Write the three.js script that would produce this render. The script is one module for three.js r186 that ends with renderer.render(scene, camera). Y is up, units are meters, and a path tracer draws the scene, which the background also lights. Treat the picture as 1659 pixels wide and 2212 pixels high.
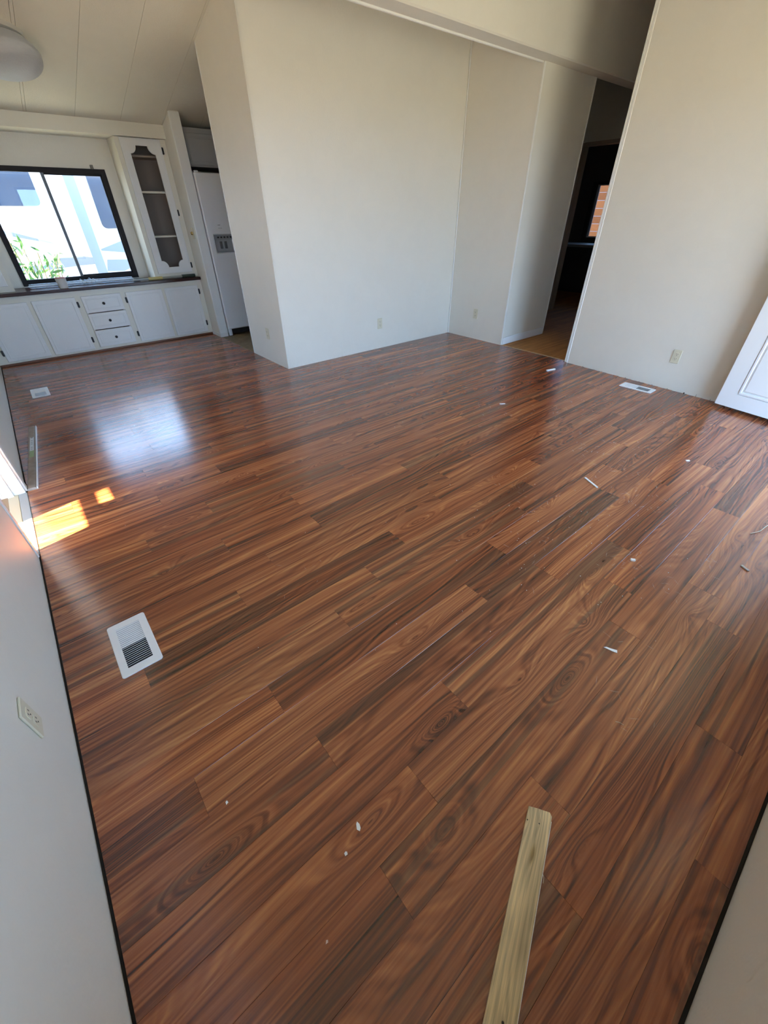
import * as THREE from 'three';
import { mergeGeometries } from 'three/addons/utils/BufferGeometryUtils.js';
import { RoundedBoxGeometry } from 'three/addons/geometries/RoundedBoxGeometry.js';

// ------------------------------------------------------------------ camera, sky, sun, exposure
const scene = new THREE.Scene();
const camera = new THREE.PerspectiveCamera(103.75, 1659 / 2212, 0.02, 200);
camera.position.set(0, 1.35, 0);
camera.quaternion.set(-0.294597, -0.320711, -0.110106, 0.893439);
const renderer = new THREE.WebGLRenderer({ antialias: true });
renderer.toneMapping = THREE.LinearToneMapping;
renderer.toneMappingExposure = 2.02;
renderer.shadowMap.enabled = true;
renderer.shadowMap.type = THREE.PCFSoftShadowMap;
scene.background = new THREE.Color().setRGB(0.42, 0.69, 1.10);
scene.backgroundIntensity = 6.0;
const sun = new THREE.DirectionalLight(new THREE.Color().setRGB(1.0, 0.80, 0.52), 50);
const SUN_EL = Math.tan(55 * Math.PI / 180);
sun.position.set(-0.974 * 12, SUN_EL * 12, 0.224 * 12);
sun.target.position.set(0, 0, -2.5);
sun.position.add(sun.target.position);
sun.castShadow = true;
sun.shadow.mapSize.set(4096, 4096);
Object.assign(sun.shadow.camera, { left: -14, right: 14, top: 14, bottom: -14, near: 0.5, far: 50 });
scene.add(sun, sun.target);

// ------------------------------------------------------------------ helpers
let seed = 7;
const rnd = () => { seed = (seed * 1664525 + 1013904223) >>> 0; return seed / 4294967296; };
const rr = (a, b) => a + (b - a) * rnd();
const used = {};
const numbered = (n) => { used[n] = (used[n] ?? -1) + 1; return used[n] ? n + '_' + String(used[n]).padStart(3, '0') : n; };
function worldUV(g) {           // uv in metres from the dominant axis of each face
  const q = g.index ? g.toNonIndexed() : g;
  if (!q.attributes.normal) q.computeVertexNormals();
  const p = q.attributes.position, uv = new Float32Array(p.count * 2), a = new THREE.Vector3(), b = new THREE.Vector3(), c = new THREE.Vector3();
  for (let i = 0; i < p.count; i += 3) {
    a.fromBufferAttribute(p, i); b.fromBufferAttribute(p, i + 1); c.fromBufferAttribute(p, i + 2);
    const n = b.clone().sub(a).cross(c.clone().sub(a)), ax = Math.abs(n.x), ay = Math.abs(n.y), az = Math.abs(n.z);
    [a, b, c].forEach((v, k) => {
      const [s, t] = ay >= ax && ay >= az ? [v.x, v.z] : ax >= az ? [v.z, v.y] : [v.x, v.y];
      uv[(i + k) * 2] = s; uv[(i + k) * 2 + 1] = t;
    });
  }
  q.setAttribute('uv', new THREE.BufferAttribute(uv, 2));
  return q;
}
const clean = (g) => { const q = g.index ? g.toNonIndexed() : g; for (const k of Object.keys(q.attributes)) if (!['position', 'normal', 'uv'].includes(k)) q.deleteAttribute(k); return q; };
const merge = (list) => mergeGeometries(list.map(clean), false);
function obj(name, geo, m, parent = scene) {
  const g = Array.isArray(geo) ? (geo.length > 1 ? merge(geo) : geo[0]) : geo;
  const o = new THREE.Mesh(g, m);
  o.name = parent === scene ? numbered(name) : name;
  o.castShadow = o.receiveShadow = true;
  parent.add(o);
  return o;
}
function thing(name, label, category, [x, y, z] = [0, 0, 0], turn = 0, group) {
  const o = new THREE.Group(); o.name = numbered(name); scene.add(o);
  o.position.set(x, y, z); o.rotation.y = turn; o.userData = { label, category };
  if (group) o.userData.group = group;
  return o;
}
function tag(o, label, category, group, kind) { o.userData = { label, category }; if (group) o.userData.group = group; if (kind) o.userData.kind = kind; return o; }
function struct(name, geo, m, label, parent = scene) { const o = obj(name, geo, m, parent); o.name = name; o.userData = { kind: 'structure', label }; return o; }
// box from min corner to max corner
function bx(x0, x1, y0, y1, z0, z1) { const g = new THREE.BoxGeometry(x1 - x0, y1 - y0, z1 - z0); g.translate((x0 + x1) / 2, (y0 + y1) / 2, (z0 + z1) / 2); return worldUV(g); }
function rbx(x0, x1, y0, y1, z0, z1, r = 0.003, s = 2) { const g = new RoundedBoxGeometry(x1 - x0, y1 - y0, z1 - z0, s, Math.min(r, (x1 - x0) / 2.01, (y1 - y0) / 2.01, (z1 - z0) / 2.01)); g.translate((x0 + x1) / 2, (y0 + y1) / 2, (z0 + z1) / 2); return clean(g); }
function cyl(r0, r1, h, n = 20) { return clean(new THREE.CylinderGeometry(r0, r1, h, n)); }
// polygon in the (z, y) plane pushed along x
function prismX(pts, x0, x1, holes = []) {
  const s = new THREE.Shape(pts.map(([z, y]) => new THREE.Vector2(-z, y)));
  for (const h of holes) s.holes.push(new THREE.Path(h.map(([z, y]) => new THREE.Vector2(-z, y))));
  const g = new THREE.ExtrudeGeometry(s, { depth: x1 - x0, bevelEnabled: false });
  g.rotateY(Math.PI / 2); g.translate(x0, 0, 0);
  return worldUV(g);
}
// polygon in the (x, y) plane pushed along z
function prismZ(pts, z0, z1, holes = [], bevel = 0) {
  const s = new THREE.Shape(pts.map(([x, y]) => new THREE.Vector2(x, y)));
  for (const h of holes) s.holes.push(new THREE.Path(h.map(([x, y]) => new THREE.Vector2(x, y))));
  const g = new THREE.ExtrudeGeometry(s, bevel ? { depth: z1 - z0 - 2 * bevel, bevelEnabled: true, bevelSize: bevel, bevelThickness: bevel, bevelOffset: -bevel, bevelSegments: 1 } : { depth: z1 - z0, bevelEnabled: false });
  g.translate(0, 0, z0 + bevel);
  return worldUV(g);
}
// polygon in the (x, z) plane pushed up along y
function prismY(pts, y0, y1, holes = [], bevel = 0) {
  const s = new THREE.Shape(pts.map(([x, z]) => new THREE.Vector2(x, -z)));
  for (const h of holes) s.holes.push(new THREE.Path(h.map(([x, z]) => new THREE.Vector2(x, -z))));
  const g = new THREE.ExtrudeGeometry(s, bevel ? { depth: y1 - y0 - 2 * bevel, bevelEnabled: true, bevelSize: bevel, bevelThickness: bevel, bevelOffset: -bevel, bevelSegments: 2 } : { depth: y1 - y0, bevelEnabled: false });
  g.rotateX(-Math.PI / 2); g.translate(0, y0 + bevel, 0);
  return worldUV(g);
}
const rect = (x0, x1, y0, y1) => [[x0, y0], [x1, y0], [x1, y1], [x0, y1]];
function roundRect(x0, x1, y0, y1, r, n = 5) {
  const out = [];
  for (const [cx, cy, a] of [[x1 - r, y1 - r, 0], [x0 + r, y1 - r, 1], [x0 + r, y0 + r, 2], [x1 - r, y0 + r, 3]])
    for (let k = 0; k <= n; k++) { const t = (a + k / n) * Math.PI / 2; out.push([cx + r * Math.cos(t), cy + r * Math.sin(t)]); }
  return out;
}
const tube = (pts, r, n = 24, k = 10) => clean(new THREE.TubeGeometry(new THREE.CatmullRomCurve3(pts.map((p) => new THREE.Vector3(...p))), n, r, k, false));

// value noise
function hash(x, y, s) { let h = (x * 374761393 + y * 668265263 + s * 1274126177) | 0; h = Math.imul(h ^ (h >>> 13), 1274126177); h ^= h >>> 16; return (h >>> 0) / 4294967296; }
function vn(x, y, s) {
  const xi = Math.floor(x), yi = Math.floor(y), fx = x - xi, fy = y - yi, u = fx * fx * (3 - 2 * fx), v = fy * fy * (3 - 2 * fy);
  const a = hash(xi, yi, s), b = hash(xi + 1, yi, s), c = hash(xi, yi + 1, s), d = hash(xi + 1, yi + 1, s);
  return a + (b - a) * u + (c - a) * v + (a - b - c + d) * u * v;
}
const sstep = (a, b, x) => { const t = Math.min(1, Math.max(0, (x - a) / (b - a))); return t * t * (3 - 2 * t); };
function dataTex(w, h, fill, srgb = true, wrap = true) {
  const d = new Uint8Array(w * h * 4);
  for (let j = 0; j < h; j++) for (let i = 0; i < w; i++) { const c = fill(i, j), k = (j * w + i) * 4; d[k] = c[0]; d[k + 1] = c[1]; d[k + 2] = c[2]; d[k + 3] = c[3] ?? 255; }
  const t = new THREE.DataTexture(d, w, h, THREE.RGBAFormat);
  if (wrap) t.wrapS = t.wrapT = THREE.RepeatWrapping;
  t.magFilter = THREE.LinearFilter; t.minFilter = THREE.LinearMipmapLinearFilter; t.generateMipmaps = true;
  if (srgb) t.colorSpace = THREE.SRGBColorSpace;
  t.needsUpdate = true;
  return t;
}
const clamp8 = (x) => Math.max(0, Math.min(255, Math.round(x)));

// ------------------------------------------------------------------ materials
const mat = (rgb, roughness = 0.6, extra = {}) => new THREE.MeshStandardMaterial({ color: new THREE.Color().setRGB(...rgb), roughness, ...extra });
// periodic speckle used as the paint's fine relief and mottling
const P = 256;
const pv = (x, y, f, s) => { const X = x * f, Y = y * f, xi = Math.floor(X), yi = Math.floor(Y), fx = X - xi, fy = Y - yi, u = fx * fx * (3 - 2 * fx), v = fy * fy * (3 - 2 * fy), m = (k) => ((k % f) + f) % f; const a = hash(m(xi), m(yi), s), b = hash(m(xi + 1), m(yi), s), c = hash(m(xi), m(yi + 1), s), d = hash(m(xi + 1), m(yi + 1), s); return a + (b - a) * u + (c - a) * v + (a - b - c + d) * u * v; };
const speck = dataTex(P, P, (i, j) => { const v = 0.5 * pv(i / P, j / P, 64, 3) + 0.3 * pv(i / P, j / P, 24, 4) + 0.2 * pv(i / P, j / P, 8, 5); const g = clamp8(255 * v); return [g, g, g]; }, false);
speck.repeat.set(2.5, 2.5);
const mottle = dataTex(P, P, (i, j) => { const v = 0.6 * pv(i / P, j / P, 6, 13) + 0.4 * pv(i / P, j / P, 19, 14); const g = clamp8(251 + 4 * v); return [g, g, g]; }, true);
mottle.repeat.set(0.8, 0.8);
const paint = (rgb, roughness = 0.55, b = 0.0006) => mat(rgb, roughness, { map: mottle, bumpMap: speck, bumpScale: b });
const M = {
  wall: paint([0.80, 0.75, 0.645], 0.5),
  ceiling: paint([0.80, 0.755, 0.64], 0.7, 0.001),
  trim: mat([0.82, 0.80, 0.74], 0.4),
  cabinet: paint([0.84, 0.825, 0.78], 0.38, 0.0003),
  frame: paint([0.80, 0.75, 0.62], 0.42, 0.0003),
  white: mat([0.84, 0.84, 0.83], 0.35),
  doorWhite: mat([0.86, 0.86, 0.85], 0.3),
  black: mat([0.012, 0.011, 0.011], 0.45),
  bronze: new THREE.MeshPhysicalMaterial({ color: new THREE.Color().setRGB(0.014, 0.010, 0.010), roughness: 0.5, specularIntensity: 0.4 }),
  dark: mat([0.02, 0.018, 0.016], 0.9),
  subfloor: mat([0.02, 0.016, 0.012], 0.95),
  ivory: mat([0.70, 0.64, 0.47], 0.4),
  ivoryDark: mat([0.60, 0.54, 0.38], 0.4),
  brass: mat([0.75, 0.55, 0.22], 0.25, { metalness: 1 }),
  steel: mat([0.62, 0.62, 0.60], 0.35, { metalness: 1 }),
  glass: new THREE.MeshPhysicalMaterial({ color: 0xffffff, roughness: 0.0, transmission: 1, thickness: 0, ior: 1.5 }),
  tintGlass: new THREE.MeshPhysicalMaterial({ color: new THREE.Color().setRGB(0.94, 0.96, 0.97), roughness: 0.0, transmission: 1, thickness: 0, ior: 1.5 }),
  smokeGlass: new THREE.MeshPhysicalMaterial({ color: new THREE.Color().setRGB(0.34, 0.36, 0.38), roughness: 0.0, transmission: 1, thickness: 0, ior: 1.5 }),
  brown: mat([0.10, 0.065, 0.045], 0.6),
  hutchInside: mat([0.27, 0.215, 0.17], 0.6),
  unlitWall: mat([0.055, 0.054, 0.050], 0.7),  // near-black colour stands in for the far room's lack of light
};

// wood strips of the laminate: 16 boards to a texture
const STRIPS = 16, TW = 2048, TH = 2048, PL = 1.215, PW = 0.128;
function woodTexture(base) {
  const plan = [];
  for (let k = 0; k < STRIPS; k++) {
    const knots = [];
    const n = rnd() < 0.7 ? 1 + (rnd() < 0.35 ? 1 : 0) : 0;
    for (let q = 0; q < n; q++) knots.push([rr(0.1, 1.1), rr(0.03, 0.098), rr(0.05, 0.12), rr(0.014, 0.028), rr(2.2, 4.0)]);
    plan.push({ knots, f: rr(16, 30), amp: rr(1.6, 3.0), streak: rnd() < 0.5 ? rr(0.62, 0.74) : 2, tone: rr(-0.07, 0.07), red: rr(-1, 1), slope: rr(-0.02, 0.02), s: base + k * 17 });
  }
  return dataTex(TW, TH, (i, j) => {
    const k = Math.floor(j / (TH / STRIPS)), p = plan[k], s = p.s;
    const u = i / TW * PL, v = (j % (TH / STRIPS)) / (TH / STRIPS) * PW + p.slope * u;
    const vw = v + 0.012 * (vn(u * 2.0, v * 16, s + 10) - 0.5) + 0.005 * (vn(u * 7, v * 40, s + 11) - 0.5);
    let g = vw * p.f + p.amp * (vn(u * 1.1, v * 9, s) - 0.5) * 2 + 0.45 * vn(u * 4.2, v * 34, s + 1);
    let core = 0, near = 0;
    for (const [ku, kv, su, sv, a] of p.knots) {
      const wob = 0.012 * (vn(u * 9, v * 30, s + 4) - 0.5);
      const d = Math.sqrt(((u - ku) / su) ** 2 + ((v - kv + wob) / sv) ** 2);
      g += a * Math.exp(-d * 0.75);
      core = Math.max(core, Math.exp(-d * d * 5)); near = Math.max(near, Math.exp(-d * 0.5));
    }
    const w1 = 0.5 + 0.5 * Math.sin(6.2832 * g), w2 = 0.5 + 0.5 * Math.sin(6.2832 * (g * 2.7 + 0.6 * vn(u * 2.5, v * 60, s + 2)));
    const keep = 1 - 0.75 * near, fib = vn(u * 14, vw * 1300, s + 3), fib2 = vn(u * 1.8, vw * 150, s + 5), fib3 = vn(u * 0.8, vw * 60, s + 6);
    let t = 0.50 + p.tone + (0.14 + 0.16 * near) * (w1 - 0.5) + 0.12 * (w2 - 0.5) + 0.08 * (fib - 0.5) + 0.16 * (vn(u * 5, vw * 420, s + 12) - 0.5) + 0.32 * keep * (fib2 - 0.5) + 0.40 * keep * (fib3 - 0.5) + 0.26 * (vn(u * 1.3, v * 20, s + 9) - 0.5);
    const line = sstep(0.90, 1.0, w1) * 0.26 * sstep(0.35, 0.7, vn(u * 2.1, v * 12, s + 7));
    t -= line;
    const st = sstep(p.streak, p.streak + 0.07, vn(u * 0.7, v * 44 + 3, s + 8)) * (0.5 + 0.5 * fib2);
    t -= 0.16 * core;
    t = Math.max(0, Math.min(1, t));
    // dark brown -> red brown -> orange tan
    const A = [56, 26, 17], B = [150, 82, 50], C = [228, 154, 94];
    const c = t < 0.45 ? A.map((x, q) => x + (B[q] - x) * t / 0.45) : B.map((x, q) => x + (C[q] - x) * (t - 0.45) / 0.55);
    const grey = [84, 60, 46], m = 0.55 * st;
    const out = c.map((x, q) => x * (1 - m) + grey[q] * (0.55 + 0.75 * fib2) * m);
    return [clamp8(out[0] + 4 * p.red), clamp8(out[1]), clamp8(out[2] - 2 * p.red)];
  }, true, false);
}
const woods = [woodTexture(100), woodTexture(900)];
const glossNoise = dataTex(P, P, (i, j) => { const v = 0.45 * pv(i / P, j / P, 5, 21) + 0.3 * pv(i / P, j / P, 17, 22) + 0.25 * pv(i / P, j / P, 60, 23); const g = clamp8(150 + 105 * v); return [g, g, g]; }, false);
const plankMats = [];
for (const w of woods) for (const tint of [[1, 1, 1], [0.92, 0.91, 0.91], [1.05, 1.03, 1.0], [0.97, 0.94, 0.92]])
  plankMats.push(new THREE.MeshPhysicalMaterial({ map: w, color: new THREE.Color().setRGB(...tint.map((t) => t * 0.86)), roughness: 0.20, ior: 1.75 }));

// ------------------------------------------------------------------ dimensions (metres; floor top is y = 0)
const XL = -0.3915, XM = 4.53, ZK = -6.237, ZW = -6.615, ZN = 0.365, ZB = -4.077, XP = 2.018, ZH = -3.173, XF = 9.045;
const ZR = -3.11, YR = 3.048;
const yK = (z) => 2.147 + 0.288 * (z + 6.237), yN = (z) => YR - 0.268 * (z - ZR);
const ceilY = (z) => (z < ZR ? yK(z) : yN(z));
const xR = (z) => 4.485 - 0.0548 * (z + 2.25);           // the right wall runs very slightly out of square

// ------------------------------------------------------------------ floor: every board of the laminate
const floor = struct('floor', bx(XL - 0.13, XF + 0.1, -0.14, -0.0085, ZW - 0.1, ZN + 0.12), M.subfloor, 'red-brown wood laminate floor of the living room');
const wantJoint = [[0.08, 0.475], [-0.04, 0.643], [-0.30, 0.38], [-0.43, 0.657], [-0.68, -0.134], [-0.81, 0.17], [-0.94, 0.543], [-1.07, 0.80], [-1.49, 0.478], [-1.63, 0.811], [-2.28, 0.77]];
function plankGeo(x0, x1, z0, z1, strip, u0, flip, mirror) {
  const c = 0.0005, d = 0.0004, y1 = 0, y0 = -0.0085;
  const A = [[x0, y1 - d, z0], [x1, y1 - d, z0], [x1, y1 - d, z1], [x0, y1 - d, z1]], T = [[x0 + c, y1, z0 + c], [x1 - c, y1, z0 + c], [x1 - c, y1, z1 - c], [x0 + c, y1, z1 - c]], Bm = A.map(([x, , z]) => [x, y0, z]);
  const pos = [], uv = [];
  const UV = ([x, , z]) => {
    let u = (u0 + (x - x0)) / PL, v = (z - z0) / PW;
    if (flip) u = 1 - u;
    if (mirror) v = 1 - v;
    return [Math.min(0.999, Math.max(0.001, u)), (strip + 0.012 + 0.976 * v) / STRIPS];
  };
  const quad = (a, b, e, f) => { for (const p of [a, b, e, a, e, f]) { pos.push(...p); uv.push(...UV(p)); } };
  quad(T[0], T[3], T[2], T[1]);
  for (let k = 0; k < 4; k++) { const n = (k + 1) % 4; quad(T[k], T[n], A[n], A[k]); quad(A[k], A[n], Bm[n], Bm[k]); }
  const g = new THREE.BufferGeometry();
  g.setAttribute('position', new THREE.Float32BufferAttribute(pos, 3));
  g.setAttribute('uv', new THREE.Float32BufferAttribute(uv, 2));
  g.computeVertexNormals();
  return g;
}
{
  let row = 0;
  for (let k = -3; k <= 48; k++) {
    let z1 = 0.022 - PW * k, z0 = z1 - PW;
    z1 = Math.min(z1, ZN - 0.010); z0 = Math.max(z0, ZK + 0.003);
    if (z1 - z0 < 0.01) continue;
    const zm = (z0 + z1) / 2, xa = XL + 0.009;
    const xb = zm < ZB ? XP - 0.004 : z1 < -2.2 ? XM - 0.004 : xR(z1) - 0.005;
    const want = wantJoint.find(([z]) => z > z0 && z < z1);
    let j = want ? want[1] : XL + ((row * 0.43) % PL) + rr(-0.08, 0.08);
    while (j > xa + 0.25) j -= PL;
    let x = xa, end = j + (j <= xa + 0.12 ? PL : 0);
    while (x < xb - 0.001) {
      let e = Math.min(end, xb);
      if (xb - e < 0.06) e = xb;
      const u0 = x === xa ? Math.max(0, PL - (e - x)) : 0;
      const o = new THREE.Mesh(plankGeo(x + 0.0002, e - 0.0002, z0 + 0.0002, z1 - 0.0002, Math.floor(rnd() * STRIPS), u0, rnd() < 0.5, rnd() < 0.5), plankMats[Math.floor(rnd() * plankMats.length)]);
      o.name = 'plank'; o.castShadow = o.receiveShadow = true; floor.add(o);
      x = e; end = e + PL;
    }
    row++;
  }
}
// hall floor, kitchen floor
const vinylWood = dataTex(512, 512, (i, j) => { const u = i / 512 * 2, v = j / 512 * 2; const b = Math.floor(v / 0.125); const t = 0.5 * vn(u * 2 + b * 7, v * 60, 31) + 0.3 * vn(u * 9, v * 260, 32) + 0.25 * hash(b, Math.floor(u / 0.7 + b * 0.37), 33); return [clamp8(128 + 76 * t), clamp8(84 + 60 * t), clamp8(36 + 40 * t)]; });
vinylWood.repeat.set(0.5, 0.5);
const M_hall = mat([1, 0.95, 0.85], 0.7, { map: vinylWood });
struct('floor_hall', bx(XM + 0.006, XF, -0.0085, -0.003, ZW, -2.24), M_hall, 'honey brown wood-look floor of the hallway', scene);
const vinylTile = dataTex(256, 256, (i, j) => { const t = 0.5 * pv(i / 256, j / 256, 12, 41) + 0.5 * pv(i / 256, j / 256, 40, 42); return [clamp8(120 + 45 * t), clamp8(104 + 42 * t), clamp8(72 + 38 * t)]; });
struct('floor_kitchen', bx(XP + 0.006, XM - 0.005, -0.0085, -0.003, ZW, ZB - 0.1), mat([0.9, 0.9, 0.9], 0.5, { map: vinylTile }), 'mottled beige vinyl floor of the kitchen');
struct('trim_1', rbx(XP - 0.004, XP + 0.006, -0.008, 0.002, -5.94, -4.925, 0.001), mat([0.42, 0.28, 0.16], 0.45), 'thin brown threshold strip into the kitchen');
struct('trim_2', rbx(XM - 0.006, XM + 0.012, -0.008, 0.003, ZH, -2.26, 0.001), mat([0.5, 0.36, 0.2], 0.45), 'thin tan threshold strip at the hallway');

// ------------------------------------------------------------------ ceiling and ridge beam
const roofBase = struct('ceiling', [
  prismX([[-7.1, yK(-7.1) + 0.013], [ZR, YR + 0.013], [ZR, YR + 0.16], [-7.1, yK(-7.1) + 0.16]], XL - 0.5, XF + 0.5),
  prismX([[ZR, YR + 0.013], [1.0, yN(1.0) + 0.013], [1.0, yN(1.0) + 0.16], [ZR, YR + 0.16]], XL - 0.5, XF + 0.5),
], mat([0.5, 0.47, 0.42], 0.9), 'sloping off-white panelled ceiling');
{
  const xs = [XL - 0.02, -0.057, 0.353, 0.763, 0.786, 1.181, 1.59, 2.0, 2.41, 2.82, 3.23, 3.64, 4.05, 4.46, 6.0, 7.5, XF + 0.02];
  for (let i = 0; i < xs.length - 1; i++) {
    const a = xs[i] + 0.0012, b = xs[i + 1] - 0.0012;
    obj('ceiling_panel', prismX([[ZW - 0.02, yK(ZW - 0.02)], [ZR, YR], [ZR, YR + 0.012], [ZW - 0.02, yK(ZW - 0.02) + 0.012]], a, b), M.ceiling, roofBase);
    obj('ceiling_panel', prismX([[ZR, YR], [ZN + 0.02, yN(ZN + 0.02)], [ZN + 0.02, yN(ZN + 0.02) + 0.012], [ZR, YR + 0.012]], a, b), M.ceiling, roofBase);
  }
}
struct('wall_beam', [prismX([[-3.186, 2.440], [-3.186, yK(-3.186) - 0.002], [ZR, YR - 0.002], [-3.03, yN(-3.03) - 0.002], [-3.03, 2.450], [-3.04, 2.440], [-3.186, 2.440]], XL + 0.001, XF - 0.001)], M.wall, 'boxed off-white ridge beam running under the ceiling');

struct('trim_15', rbx(XL + 0.002, XM - 0.002, 2.428, 2.452, -3.206, -3.184, 0.008), M.trim, 'white moulding along the back edge of the ridge beam');

// ------------------------------------------------------------------ walls
const topProfile = (z0, z1, dy = -0.002) => { const out = [[z1, ceilY(z1) + dy]]; if (z0 < ZR && z1 > ZR) out.push([ZR, YR + dy]); out.push([z0, ceilY(z0) + dy]); return out; };
const yB = -0.0085;
const DZ0 = -2.98, DZ1 = -2.24, DH = 2.04;
const wallLeft = struct('wall_left', prismX([[ZW, yB], [DZ0, yB], [DZ0, DH], [DZ1, DH], [DZ1, yB], [ZN, yB], ...topProfile(ZW, ZN)], XL - 0.13, XL), M.wall, 'off-white side wall with an open doorway');
const wallBack = struct('wall_back', bx(XP, XM, yB, yK(ZB - 0.1) - 0.003, ZB - 0.1, ZB), M.wall, 'large off-white partition wall in the middle');
struct('wall_kitchen_end', prismX([[-4.925, yB], [ZB - 0.1, yB], [ZB - 0.1, yK(ZB - 0.1) - 0.002], [-4.925, yK(-4.925) - 0.002]], XP, XP + 0.1), M.wall, 'short off-white end of the partition beside the kitchen doorway');
struct('wall_hall_side', prismX([[ZW, yB], [ZH, yB], ...topProfile(ZW, ZH)], XM, XM + 0.1), M.wall, 'off-white wall between the partition and the hallway opening');
struct('wall_hall', [bx(XM + 0.1, 5.45, yB, yK(ZH - 0.1) - 0.003, ZH - 0.1, ZH), prismX([[ZW, yB], [ZH - 0.1, yB], [ZH - 0.1, yK(ZH - 0.1) - 0.003], [ZW, yK(ZW) - 0.003]], 5.35, 5.45)], M.wall, 'off-white hallway wall with a white baseboard');
struct('wall_far', [prismX([[ZW, yB], [-2.1, yB], [-2.1, 2.31], [ZW, 2.31]], XF, XF + 0.1, [[[-4.82, 0.93], [-3.6, 0.93], [-3.6, 1.74], [-4.82, 1.74]]])], M.unlitWall, 'far room wall beyond the hallway, its lack of light painted in dark');
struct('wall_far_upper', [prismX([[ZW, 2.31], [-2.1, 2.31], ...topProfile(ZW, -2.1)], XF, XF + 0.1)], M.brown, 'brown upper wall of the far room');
struct('trim_3', rbx(XF - 0.03, XF, 2.30, 2.345, ZW, -2.1, 0.004), M.trim, 'pale cornice strip on the far room wall');
struct('wall_hall_right', bx(4.60, XF, yB, yN(-2.24) - 0.003, -2.24, -2.14), M.wall, 'off-white side wall of the hallway');
// right wall, a little out of square
{
  const s = [[xR(-2.25), -2.25], [xR(ZN), ZN], [xR(ZN) + 0.12, ZN], [xR(-2.25) + 0.12, -2.25]];
  const y0 = yB, top = (z) => yN(z) - 0.003, pos = [];
  const bot = s.map(([x, z]) => [x, y0, z]), tp = s.map(([x, z]) => [x, top(z), z]);
  const quad = (a, b, c, d) => { for (const p of [a, b, c, a, c, d]) pos.push(...p); };
  for (let k = 0; k < 4; k++) { const n = (k + 1) % 4; quad(bot[k], tp[k], tp[n], bot[n]); }
  quad(tp[0], tp[3], tp[2], tp[1]); quad(bot[0], bot[1], bot[2], bot[3]);
  const g = new THREE.BufferGeometry(); g.setAttribute('position', new THREE.Float32BufferAttribute(pos, 3)); g.computeVertexNormals();
  const w = struct('wall_right', worldUV(g), M.wall, 'off-white wall to the right of the hallway opening');
  for (const [z, h, t] of [[-2.05, 0.006, 0.005], [-1.83, 0.007, 0.004], [-1.58, 0.006, 0.006], [-1.44, 0.007, 0.003], [-1.32, 0.005, 0.005], [-1.18, 0.007, 0.005], [-1.04, 0.009, 0.016], [-0.935, 0.020, 0.004], [-0.82, 0.012, 0.004]])
    obj('torn_edge', prismX([[z, yB], [z + t, yB], [z + t * 0.7, h], [z + t * 0.3, h * 0.8]], xR(z) - 0.0015, xR(z) + 0.0005), M.dark, w);
}
struct('trim_4', rbx(xR(-2.25) - 0.006, xR(-2.25) + 0.126, 0, yN(-2.26) - 0.01, -2.268, -2.25, 0.004), M.trim, 'white edge strip on the end of the right wall');
struct('trim_5', rbx(xR(-2.25) - 0.006, xR(-2.25) + 0.002, 0, yN(-2.24) - 0.01, -2.2495, -2.232, 0.003), M.trim, 'white corner strip along the edge of the right wall');
// near wall with window, entrance and an added window behind the camera
const NW = { x0: 0.95, x1: 1.78, y0: 0.50, y1: 1.86 }, ND = { x0: 2.72, x1: 4.12, y1: 2.06 };  // entrance opening widened past the door leaf to let in more daylight
const wallNear = struct('wall_near', prismZ([[XL - 0.13, yB], [ND.x0, yB], [ND.x0, ND.y1], [ND.x1, ND.y1], [ND.x1, yB], [XF + 0.1, yB], [XF + 0.1, yN(ZN + 0.12) - 0.003], [XL - 0.13, yN(ZN + 0.12) - 0.003]], ZN, ZN + 0.12, [rect(NW.x0, NW.x1, NW.y0, NW.y1), rect(-0.28, 0.60, NW.y0 + 0.45, 1.90)]), M.wall, 'off-white outer wall beside the camera');
// kitchen outer wall with window
const KW = { x0: 0.159, x1: 1.367, y0: 0.712, y1: 1.768 };
struct('wall_kitchen', prismZ([[XL - 0.13, yB], [XF + 0.1, yB], [XF + 0.1, yK(ZW) - 0.002], [XL - 0.13, yK(ZW) - 0.002]], ZW - 0.12, ZW, [rect(KW.x0 + 0.02, KW.x1 - 0.02, KW.y0 + 0.02, KW.y1 - 0.02)]), M.wall, 'cream wall around the window above the cabinets');
struct('wall_soffit', [bx(XL + 0.001, XP - 0.004, 2.03, yK(ZK) - 0.003, ZW + 0.001, ZK)], M.frame, 'cream boxed header above the window and cabinets');
struct('wall_stub', [prismX([[ZW + 0.001, yB], [-5.94, yB], [-5.94, yK(-5.94) - 0.003], [ZW + 0.001, yK(ZW) - 0.003]], 2.012, 2.108)], M.wall, 'narrow off-white wall end between the cabinets and the refrigerator');
struct('trim_6', [rbx(2.004, 2.012, 0, yK(-5.94) - 0.01, -5.965, -5.936, 0.002), rbx(2.006, 2.112, 0, yK(-5.94) - 0.01, -5.94, -5.934, 0.002)], M.trim, 'white edge strip on the wall end by the refrigerator');
struct('baseboard_stub', [rbx(2.001, 2.012, 0, 0.045, -6.225, -5.966, 0.003), rbx(2.0, 2.11, 0, 0.05, -5.936, -5.926, 0.003)], M.trim, 'low white baseboard on the wall end by the cabinets');
struct('baseboard_hall', rbx(XM + 0.012, 5.43, 0, 0.085, ZH + 0.001, ZH + 0.012, 0.003), M.white, 'white baseboard along the hallway wall');
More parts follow.
